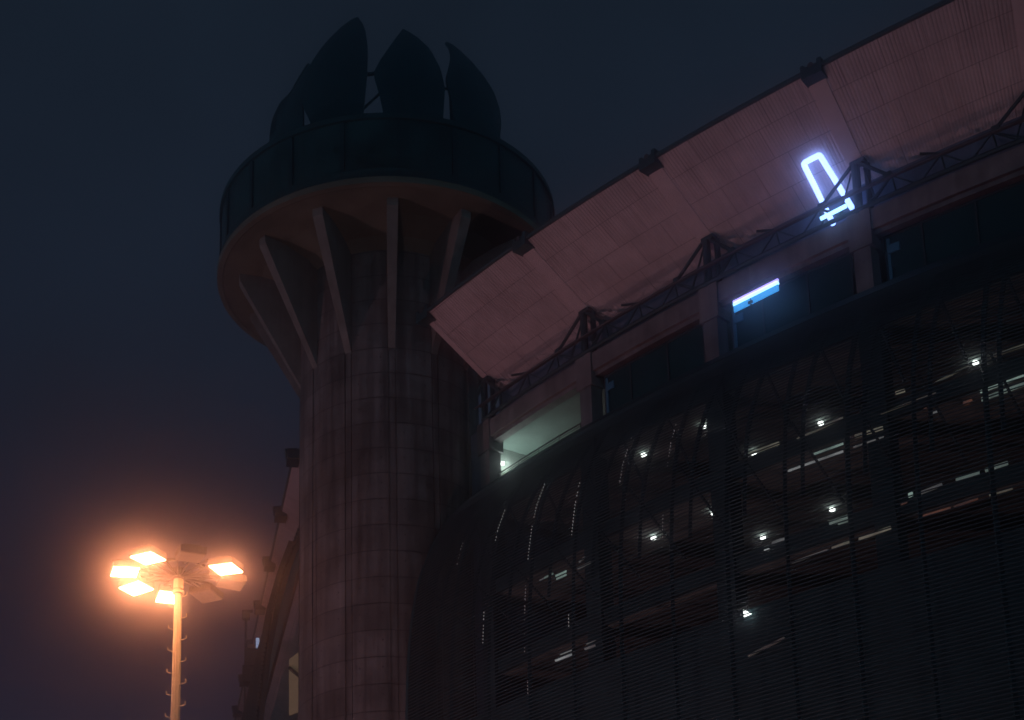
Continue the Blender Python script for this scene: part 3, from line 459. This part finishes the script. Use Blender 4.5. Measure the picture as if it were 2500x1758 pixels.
m.add(vs, fs); m.build('end_frame', M['clad'], scr)
def path_tube(mb, s, inset, z0, z1, w, n=16, ds=0.):
    prev = None
    for k in range(n+1):
        zz = z0 + (z1-z0)*k/n; p = at(near, s + ds*k/n, offz(PROF, zz)-inset, zz)
        if prev is not None: mb.bar(prev, p, w, w)
        prev = p
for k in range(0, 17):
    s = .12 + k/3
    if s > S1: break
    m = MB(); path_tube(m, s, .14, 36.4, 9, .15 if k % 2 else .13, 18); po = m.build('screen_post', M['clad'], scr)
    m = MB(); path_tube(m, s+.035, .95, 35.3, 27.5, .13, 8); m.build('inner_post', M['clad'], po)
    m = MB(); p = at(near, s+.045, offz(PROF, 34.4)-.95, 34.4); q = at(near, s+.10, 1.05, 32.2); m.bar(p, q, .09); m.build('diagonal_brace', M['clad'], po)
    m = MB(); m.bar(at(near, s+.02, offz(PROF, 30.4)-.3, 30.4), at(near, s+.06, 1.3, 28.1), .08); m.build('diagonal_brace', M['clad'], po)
DOTS = [(.455, 31.9, 30.6, 1), (.77, 27.7, 26.0, 0), (.80, 32.6, 30.8, 0), (1.12, 32.9, 29.0, 0), (1.115, 27.9, 24.9, 1), (1.135, 23.8, 23.0, 1), (1.455, 32.2, 29.0, 0), (1.45, 25.7, 25.1, 0), (1.775, 33.0, 30.4, 1), (2.10, 32.8, 30.4, 1), (2.09, 28.4, 27.3, 1)]
for s, z0, z1, dim in DOTS:  # added glowing dots for light leaking through gaps beside the posts
    m = MB(); z = 36.0 - .0775
    while z > z1:
        if z < z0 and random.random() > (.12 if not dim else .25):
            p = at(near, s-.006, offz(PROF, z)+.05, z); _, N = near(s); hh = .075*random.uniform(.5, 1.1); m.box(p, .026, .02, hh, (-N.y, N.x, 0))
        z -= .155
    m.build('leak_dots', M['dot_dim' if dim else 'dot'], scr)
# ceiling lights and added glowing strips for lit concourse walls and ceilings
for x, y, z in [[12.68,66.54,35.4],[12.9,66.54,31.35],[10.67,68.98,31.35],[15.33,69.06,35.4],[17.7,66.4,35.4],[10.44,69.1,35.4],[6.85,80.42,31.35],[17.88,66.34,31.35],[15.48,69.08,31.35],[22.81,61.52,35.4],[4.5,78.4,35.4]]:
    m = MB(); m.tube([(x, y, z-.02), (x, y, z-.12)], .12, 14); m.build('ceiling_light', M['ceil_lamp'], nw)
T3 = [Vector(p) for p in [[12.89,61.75,24.95],[13.13,61.5,24.68],[12.89,61.75,24.65]]]
m = MB(); m.add([*T3, *[p + Vector((.03, .04, 0)) for p in T3]], [(0, 1, 2), (5, 4, 3), (0, 3, 4, 1), (1, 4, 5, 2), (2, 5, 3, 0)]); m.build('triangular_light', M['ceil_lamp'], nw)
for s0, z0, s1, z1, h, br, c in [[2.574,29.96,2.897,29.91,0.115,0.5,"w"],[2.722,30.21,2.901,30.24,0.115,0.8,"g"],[2.958,29.94,3.124,29.94,0.077,0.25,"w"],[2.97,30.33,3.124,30.28,0.135,0.3,"y"],[3.636,30.38,3.852,30.45,0.096,0.7,"g"],[3.638,30.07,3.848,30.14,0.135,0.4,"g"],[3.21,31.47,3.259,31.45,0.115,0.3,"y"],[3.422,31.33,3.595,31.53,0.058,0.15,"y"],[3.699,31.59,3.868,31.61,0.096,0.2,"y"],[2.774,31.22,2.912,31.25,0.096,0.2,"w"],[2.347,31.29,2.532,31.24,0.115,0.3,"y"],[2.641,31.1,2.912,31.25,0.077,0.15,"y"],[2.789,27.25,2.908,27.25,0.154,0.45,"g"],[2.837,27.08,2.906,27.07,0.038,0.5,"g"],[3.227,27.3,3.249,27.32,0.154,0.9,"g"],[3.276,27.25,3.402,27.32,0.115,0.2,"w"],[3.474,27.33,3.591,27.35,0.154,0.35,"g"],[3.62,27.36,3.732,27.38,0.135,0.3,"g"],[2.792,26.21,2.91,26.25,0.096,0.3,"y"],[2.945,26.24,3.12,26.29,0.115,0.3,"y"],[2.556,26.17,2.766,26.21,0.058,0.15,"w"],[3.292,26.34,3.432,26.34,0.077,0.35,"o"],[3.452,26.34,3.57,26.39,0.077,0.25,"o"],[3.627,26.39,3.74,26.39,0.077,0.18,"y"],[3.184,27.05,3.217,27.07,0.058,0.2,"o"],[2.397,27.04,2.427,27.03,0.077,0.8,"w"],[2.447,27.23,2.522,27.23,0.135,0.25,"w"],[0.801,29.83,0.874,29.89,0.096,0.7,"g"],[0.898,29.68,0.986,29.69,0.096,0.6,"g"],[0.904,29.52,0.985,29.52,0.096,0.5,"g"],[1.081,29.56,1.189,29.56,0.077,0.25,"w"],[1.097,29.82,1.145,29.92,0.058,0.2,"w"],[0.757,29.83,0.801,29.83,0.077,0.3,"w"],[0.869,25.84,1.011,25.76,0.115,0.6,"w"],[0.912,26.0,1.012,25.98,0.038,0.35,"w"],[1.115,25.78,1.198,25.76,0.077,0.18,"w"],[1.13,25.98,1.199,25.99,0.038,0.2,"w"],[2.256,23.01,2.48,23.28,0.096,0.06,"y"],[3.382,30.18,3.418,30.18,0.058,0.3,"w"],[3.348,30.43,3.362,30.45,0.058,0.3,"o"],[3.12,30.87,3.417,30.91,0.058,0.1,"y"],[3.548,30.16,3.577,30.15,0.192,0.3,"o"],[3.577,30.18,3.592,30.19,0.173,0.4,"o"]]:
    m = MB(); nn = max(1, int((s1-s0)/.08)); vs = []; fs = []
    for k in range(nn+1):
        s = s0+(s1-s0)*k/nn; zc = z0+(z1-z0)*k/nn
        vs += [at(near, s, 1.78, zc+h/2), at(near, s, 1.78, zc-h/2), at(near, s, 1.72, zc-h/2), at(near, s, 1.72, zc+h/2)]
    for k in range(nn):
        for b in range(4): fs.append((k*4+b, k*4+(b+1) % 4, k*4+4+(b+1) % 4, k*4+4+b))
    fs += [(0, 1, 2, 3), (nn*4+3, nn*4+2, nn*4+1, nn*4)]
    m.add(vs, fs); m.build('glow_strip', glow_mat(c, br), nw)

# ------------------------------------------------------------------ loop, patch and bar: projected light added as glowing shapes
m = MB(); LOOP = [[17.22,60.32,40.94],[17.19,60.34,41.06],[17.16,60.37,41.19],[17.12,60.4,41.32],[17.09,60.43,41.45],[17.06,60.46,41.57],[17.03,60.49,41.7],[17.0,60.52,41.83],[16.97,60.54,41.96],[16.94,60.57,42.09],[16.91,60.6,42.22],[16.88,60.63,42.35],[16.85,60.66,42.48],[16.8,60.61,42.55],[16.74,60.53,42.6],[16.68,60.46,42.66],[16.62,60.38,42.72],[16.56,60.3,42.77],[16.5,60.23,42.83],[16.44,60.15,42.88],[16.38,60.08,42.94],[16.32,60.0,42.99],[16.26,59.93,43.05],[16.2,59.85,43.1],[16.14,59.78,43.15],[16.08,59.7,43.21],[16.02,59.63,43.26],[16.07,59.58,43.26],[16.11,59.54,43.26],[16.16,59.49,43.26],[16.2,59.45,43.27],[16.25,59.41,43.27],[16.29,59.36,43.27],[16.34,59.32,43.27],[16.38,59.28,43.27],[16.43,59.23,43.27],[16.47,59.19,43.27],[16.52,59.15,43.27],[16.56,59.1,43.27],[16.63,59.17,43.22],[16.69,59.24,43.16],[16.76,59.3,43.11],[16.82,59.37,43.06],[16.89,59.44,43.0],[16.95,59.5,42.95],[17.02,59.57,42.9],[17.08,59.64,42.84],[17.15,59.7,42.79],[17.22,59.77,42.74],[17.28,59.84,42.68],[17.35,59.91,42.63],[17.41,59.97,42.57],[17.48,60.04,42.52],[17.52,60.03,42.41],[17.56,60.0,42.29],[17.6,59.97,42.16],[17.63,59.93,42.04],[17.67,59.9,41.91],[17.71,59.87,41.79],[17.74,59.83,41.66],[17.78,59.8,41.54],[17.81,59.77,41.41],[17.85,59.73,41.29],[17.89,59.7,41.17],[17.92,59.67,41.04]]
def smooth(p, it=1):
    p = [Vector(q) for q in p]
    for _ in range(it): p = [p[0]] + [(p[i-1]+p[i]*2+p[i+1])/4 for i in range(1, len(p)-1)] + [p[-1]]
    return p
m.tube(smooth(LOOP, 1), .112, 10); o = m.build('projected_loop', M['projected'])  # projected light on the soffit, added as a glowing tube
tag(o, 'tall glowing blue white projected loop with rounded corners cast on the pink soffit, built as a glowing tube', 'projected light loop')
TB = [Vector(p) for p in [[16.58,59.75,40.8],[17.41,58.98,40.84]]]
m = MB(); m.tube(TB, .085, 10); o = m.build('projected_patch', M['projected2']); tag(o, 'short bright cyan white projected light across the foot of the projected loop', 'projected light')  # projected light on the truss chord, added as a glowing tube
BR = [Vector(p) for p in [[13.52,62.73,38.95],[15.04,61.19,38.98]]]; dr = (BR[1]-BR[0]).normalized()
bar = thing('projected_bar', BR[0], 'glowing violet and azure bar of projected light on the concrete beam left of the projected loop', 'projected light bar')  # projected light on the beam; added glowing parts stand in for it
m = MB(); m.tube(BR, .07, 10); m.build('upper_glow', M['violet'], bar)
m = MB(); m.tube([p - Vector((0, 0, .13)) for p in BR], .075, 10); m.build('lower_glow', M['projected2'], bar)
m = MB(); m.bar(BR[0] - Vector((0, 0, .34)), BR[1] - Vector((0, 0, .34)), .06, .28); m.build('azure_glow', M['azure'], bar)
m = MB(); c = BR[0].lerp(BR[1], .38); m.bar(c - Vector((0, 0, .65)), c - Vector((0, 0, .2)), .07); m.box(c - Vector((.02, .05, .42)), .2, .12, .1, dr); m.build('bracket', M['steel'], bar)

# ------------------------------------------------------------------ far wing beyond the tower
fw = thing('stadium_wing', (far(0)[0].x, far(0)[0].y, GZ), 'receding far wing of the stadium with overhanging roof, left behind the tower', 'building')
roof(fw, far, farE, 0, 7, 50)
for i in range(0, 8):
    e = farE(i*.98); P, N = far(i); tn = Vector((-N.y, N.x)); m = MB()
    m.box((e.x+N.x*.05, e.y+N.y*.05, 44.98), 1.0 if i else 1.1, .7, .6, (tn.x, tn.y, 0)); m.tube([(e.x+N.x*.5, e.y+N.y*.5, 45.2), (e.x-N.x*.2, e.y-N.y*.2, 45.3)], .3, 10); m.build('rainwater_head', M['clad'], fw)
m = MB(); m.sweep(far, [(3.0, 41.2), (2.9, 42.6), (2.6, 42.6), (2.6, 41.2)], 0, 7, 30); m.build('upper_wall', M['wall'], fw)
m = MB(); z = 41.2
while z > 22:
    o_ = offz(FPROF, z); m.sweep(far, [(o_+.06, z+.11), (o_+.06, z-.09), (o_-.06, z-.09), (o_-.06, z+.11)], .02, 7, 8); z -= .26
fs_ = m.build('louvre_screen', M['louvre'], fw)
m = MB(); lp_ = [(o_-.12, z) for o_, z in FPROF] + [(o_-.4, z) for o_, z in FPROF][::-1]; m.sweep(far, lp_, 0, 7, 10); m.build('backing_wall', M['clad'], fs_)
for k in range(8):
    m = MB(); zz = [40, 38, 36, 33, 29, 22]
    for a, b in zip(zz[:-1], zz[1:]): m.bar(at(far, .05+k*.8, offz(FPROF, a)+.16, a), at(far, .05+k*.8, offz(FPROF, b)+.16, b), .28)
    m.build('facade_rib', M['clad'], fs_)
AM = [[-6.61,86.9,29.33],[-6.63,86.9,32.51],[-6.01,86.9,33.02],[-5.99,86.9,29.56]]
m = MB(); q = [Vector(p) for p in AM]; dd = Vector((0, -.12, 0)); m.add(q + [p+dd for p in q], [(0,1,2,3), (7,6,5,4), (0,4,5,1), (1,5,6,2), (2,6,7,3), (3,7,4,0)]); aw = m.build('amber_window', M['amber'], fw)
m = MB(); a = (q[1]+(q[0]-q[1])*.15); b = (q[3]+(q[2]-q[3])*.55); m.bar(a+dd*1.5, b+dd*1.5, .16); m.build('glazing_bar', M['clad'], aw)
FB = [[-10.95,112.0,41.93],[-10.76,112.0,43.21],[-12.21,118.0,47.64]]
m = MB(); m.box(FB[0], 1.3, 1.2, 1.2); m.box(Vector(FB[0])+Vector((-.35, 0, -1.1)), .9, 1.0, 1.2); m.build('plant_box', M['clad'], fw)
m = MB(); m.box(FB[1], .22, .2, .7); m.build('blue_lamp', M['blue_lamp'], fw)
am = thing('antenna_pole', (FB[2][0], FB[2][1], GZ), 'thin dark pole with a small head standing beyond the far wing', 'pole')
m = MB(); m.tube([(FB[2][0], FB[2][1], GZ), FB[2]], .10, 8); m.build('pole', M['steel'], am)
m = MB(); m.box(Vector(FB[2]), .55, .4, .5); m.box(Vector(FB[2])+Vector((.1, 0, .4)), .8, .3, .12); m.build('head', M['steel'], am)

# ------------------------------------------------------------------ floodlight mast
LX, LY, LZ = -6.957, 47.493, 20.422
mast = thing('floodlight_mast', (LX, LY, GZ), 'tall pale floodlight mast with a ring of glowing orange floodlights', 'lamp mast')
m = MB(); m.tube([(LX, LY, GZ), (LX, LY, LZ-.15)], [.27, .108], 8); pole = m.build('pole', M['mast'], mast)
m = MB(); m.tube([(LX, LY, LZ-.35), (LX, LY, LZ+.1)], [.15, .15], 10); m.tube([(LX, LY, LZ-.5), (LX, LY, LZ-.42)], .18, 10); m.build('collar', M['mast'], pole)
for k in range(24):
    z = LZ - .62 - .345*k; a = R(66 if k % 2 == 0 else -72); rr = .108 + .162*(LZ-z)/(LZ-GZ)
    d = Vector((math.sin(a) if k % 2 == 0 else -1*abs(math.sin(a)), -math.cos(a), 0)); b = Vector((LX, LY, z)) + d*rr*.95
    m = MB(); L_ = .2 if k % 2 == 0 else .15
    m.tube([b, b+d*L_*.6+Vector((0, 0, .01)), b+d*L_+Vector((0, 0, .03)), b+d*L_+Vector((0, 0, .13))], .015, 6); m.build('step_hook', M['mast'], pole)
hub = MB(); hub.tube([(LX, LY, LZ-.05), (LX, LY, LZ+.3)], .2, 12); hub.lathe((LX, LY), [(.85, LZ+.18), (.92, LZ+.18), (.92, LZ+.26), (.85, LZ+.26), (.85, LZ+.18)], 40)
head = hub.build('head_frame', M['housing'], mast)
for k in range(16):
    a = math.pi*2*k/16+.1; m = MB(); m.bar((LX+.15*math.cos(a), LY+.15*math.sin(a), LZ+.05), (LX+1.25*math.cos(a), LY+1.25*math.sin(a), LZ+.24), .045, .06); m.build('spoke', M['housing'], head)
HEADS = [(20.3, 0), (-25.8, 1), (-72.7, 1), (-119.2, 1), (-162, 1), (155.9, 0), (110, 0), (68, 1)]
for deg, on in HEADS:
    a = R(deg); rad = Vector((math.sin(a), -math.cos(a), 0)); tn = Vector((math.cos(a), math.sin(a), 0)); c = Vector((LX, LY, LZ)) + rad*1.6
    up = (Vector((0, 0, 1)) + rad*.06).normalized(); ax = rad - up*rad.dot(up)
    m = MB(); m.box(c + up*.13, .80, .76, .2, ax, up); m.box(c + up*.27, .5, .5, .1, ax, up); m.bar(c + up*.2 - rad*.35, c - rad*.9 + up*.2, .08)
    fl = m.build('floodlight', M['housing'], mast, label=None if on else 'unlit floodlight')
    m = MB(); m.box(c + up*.015, .74, .70, .022, ax, up); m.build('lens', M['lens_on'] if on else M['lens_off'], fl)

# ------------------------------------------------------------------ air, sky and light
hz = MB(); hz.box((10, 90, 33.2), 700, 560, 71.6); h = hz.build('haze', bpy.data.materials.new('night_haze'))
hm = h.data.materials[0]; hm.use_nodes = True; nt = hm.node_tree; nt.nodes.clear()
vo = nt.nodes.new('ShaderNodeVolumePrincipled'); ou = nt.nodes.new('ShaderNodeOutputMaterial'); nt.links.new(vo.outputs[0], ou.inputs['Volume'])
vo.inputs['Color'].default_value = (.95, .90, 1, 1); vo.inputs['Density'].default_value = 0.0047; vo.inputs['Anisotropy'].default_value = 0.987
h['kind'] = 'stuff'; h['label'] = 'thin night haze glowing around the lamps'

w = bpy.data.worlds.new('World'); scene.world = w; w.use_nodes = True; nt = w.node_tree
bg = nt.nodes['Background']; tc = nt.nodes.new('ShaderNodeTexCoord'); sx = nt.nodes.new('ShaderNodeSeparateXYZ'); nt.links.new(tc.outputs['Generated'], sx.inputs[0])
rp = nt.nodes.new('ShaderNodeValToRGB'); nt.links.new(sx.outputs[2], rp.inputs['Fac'])
e = rp.color_ramp.elements
e[0].position = ((0, (0.12, 0.34, 0.43)), (0.1, (0.1, 0.27, 0.35)), (0.22, (0.026, 0.052, 0.072)), (0.3, (0.0138, 0.0118, 0.0242)), (0.38, (0.0112, 0.0124, 0.0242)), (0.5, (0.0086, 0.014, 0.025)), (0.7, (0.0086, 0.0156, 0.0258)))[0][0]; e[0].color = (*((0, (0.12, 0.34, 0.43)), (0.1, (0.1, 0.27, 0.35)), (0.22, (0.026, 0.052, 0.072)), (0.3, (0.0138, 0.0118, 0.0242)), (0.38, (0.0112, 0.0124, 0.0242)), (0.5, (0.0086, 0.014, 0.025)), (0.7, (0.0086, 0.0156, 0.0258)))[0][1], 1); e[1].position = ((0, (0.12, 0.34, 0.43)), (0.1, (0.1, 0.27, 0.35)), (0.22, (0.026, 0.052, 0.072)), (0.3, (0.0138, 0.0118, 0.0242)), (0.38, (0.0112, 0.0124, 0.0242)), (0.5, (0.0086, 0.014, 0.025)), (0.7, (0.0086, 0.0156, 0.0258)))[-1][0]; e[1].color = (*((0, (0.12, 0.34, 0.43)), (0.1, (0.1, 0.27, 0.35)), (0.22, (0.026, 0.052, 0.072)), (0.3, (0.0138, 0.0118, 0.0242)), (0.38, (0.0112, 0.0124, 0.0242)), (0.5, (0.0086, 0.014, 0.025)), (0.7, (0.0086, 0.0156, 0.0258)))[-1][1], 1)
for p_, c_ in ((0, (0.12, 0.34, 0.43)), (0.1, (0.1, 0.27, 0.35)), (0.22, (0.026, 0.052, 0.072)), (0.3, (0.0138, 0.0118, 0.0242)), (0.38, (0.0112, 0.0124, 0.0242)), (0.5, (0.0086, 0.014, 0.025)), (0.7, (0.0086, 0.0156, 0.0258)))[1:-1]: x = e.new(p_); x.color = (*c_, 1)
cn = nt.nodes.new('ShaderNodeTexNoise'); cn.inputs['Scale'].default_value = 5.; cn.inputs['Detail'].default_value = 4; nt.links.new(tc.outputs['Generated'], cn.inputs['Vector'])
cm = nt.nodes.new('ShaderNodeMapRange'); cm.inputs['From Min'].default_value = .3; cm.inputs['From Max'].default_value = .7; cm.inputs['To Min'].default_value = .82; cm.inputs['To Max'].default_value = 1.14
nt.links.new(cn.outputs['Fac'], cm.inputs['Value']); cv = nt.nodes.new('ShaderNodeVectorMath'); cv.operation = 'SCALE'; nt.links.new(rp.outputs['Color'], cv.inputs[0]); nt.links.new(cm.outputs['Result'], cv.inputs['Scale'])
nt.links.new(cv.outputs['Vector'], bg.inputs['Color']); bg.inputs['Strength'].default_value = 1.0

def lamp(name, loc, energy, colr, size=.3):
    l = bpy.data.lights.new(name, 'POINT'); l.energy = energy; l.color = colr; l.shadow_soft_size = size
    o = bpy.data.objects.new(name, l); col.objects.link(o); o.location = loc
for nm, loc, en, c in (('unseen_lamp_light', (-60, 56, 5), 26500, (1, 0.47, 0.52)), ('unseen_lamp_light', (-6, 54, 3), 5000, (1, 0.5, 0.5))): lamp(nm, loc, en, c)  # unseen lamps without posts; the second added in front to light the shaft
lamp('lobby_fill_light', at(near, -.012, -1.25, 37.5), 190, (.74, 1, .88), .25)  # added lamp, hidden low behind the screen edge to brighten the lobby wall
lamp('lobby_lamp_light', lp + Vector((.25, -.15, -.05)), 6, (.72, 1, .86), .06)

# ------------------------------------------------------------------ camera
cd = bpy.data.cameras.new('camera'); cam = bpy.data.objects.new('camera', cd); col.objects.link(cam)
cd.sensor_fit = 'HORIZONTAL'; cd.sensor_width = 36; cd.lens = 59.8767; cd.shift_x = 0.09590010866985017; cd.shift_y = 0.46656477789927103
cd.clip_start = .1; cd.clip_end = 3000
th, ro = R(14.50875), R(-0.73064)
cam.rotation_mode = 'XYZ'
cam.matrix_world = Matrix.Rotation(R(90)+th, 4, 'X') @ Matrix.Rotation(ro, 4, 'Z')
scene.camera = cam

scene.render.engine = 'CYCLES'
c = scene.cycles
c.use_denoising = True; 
c.max_bounces = 5; c.diffuse_bounces = 3; c.glossy_bounces = 2; c.volume_bounces = 1; c.transmission_bounces = 2
c.sample_clamp_indirect = 2.; c.caustics_reflective = False; c.caustics_refractive = False
scene.view_settings.view_transform = 'Standard'; scene.view_settings.look = 'None'; scene.view_settings.exposure = 0; scene.view_settings.gamma = 1
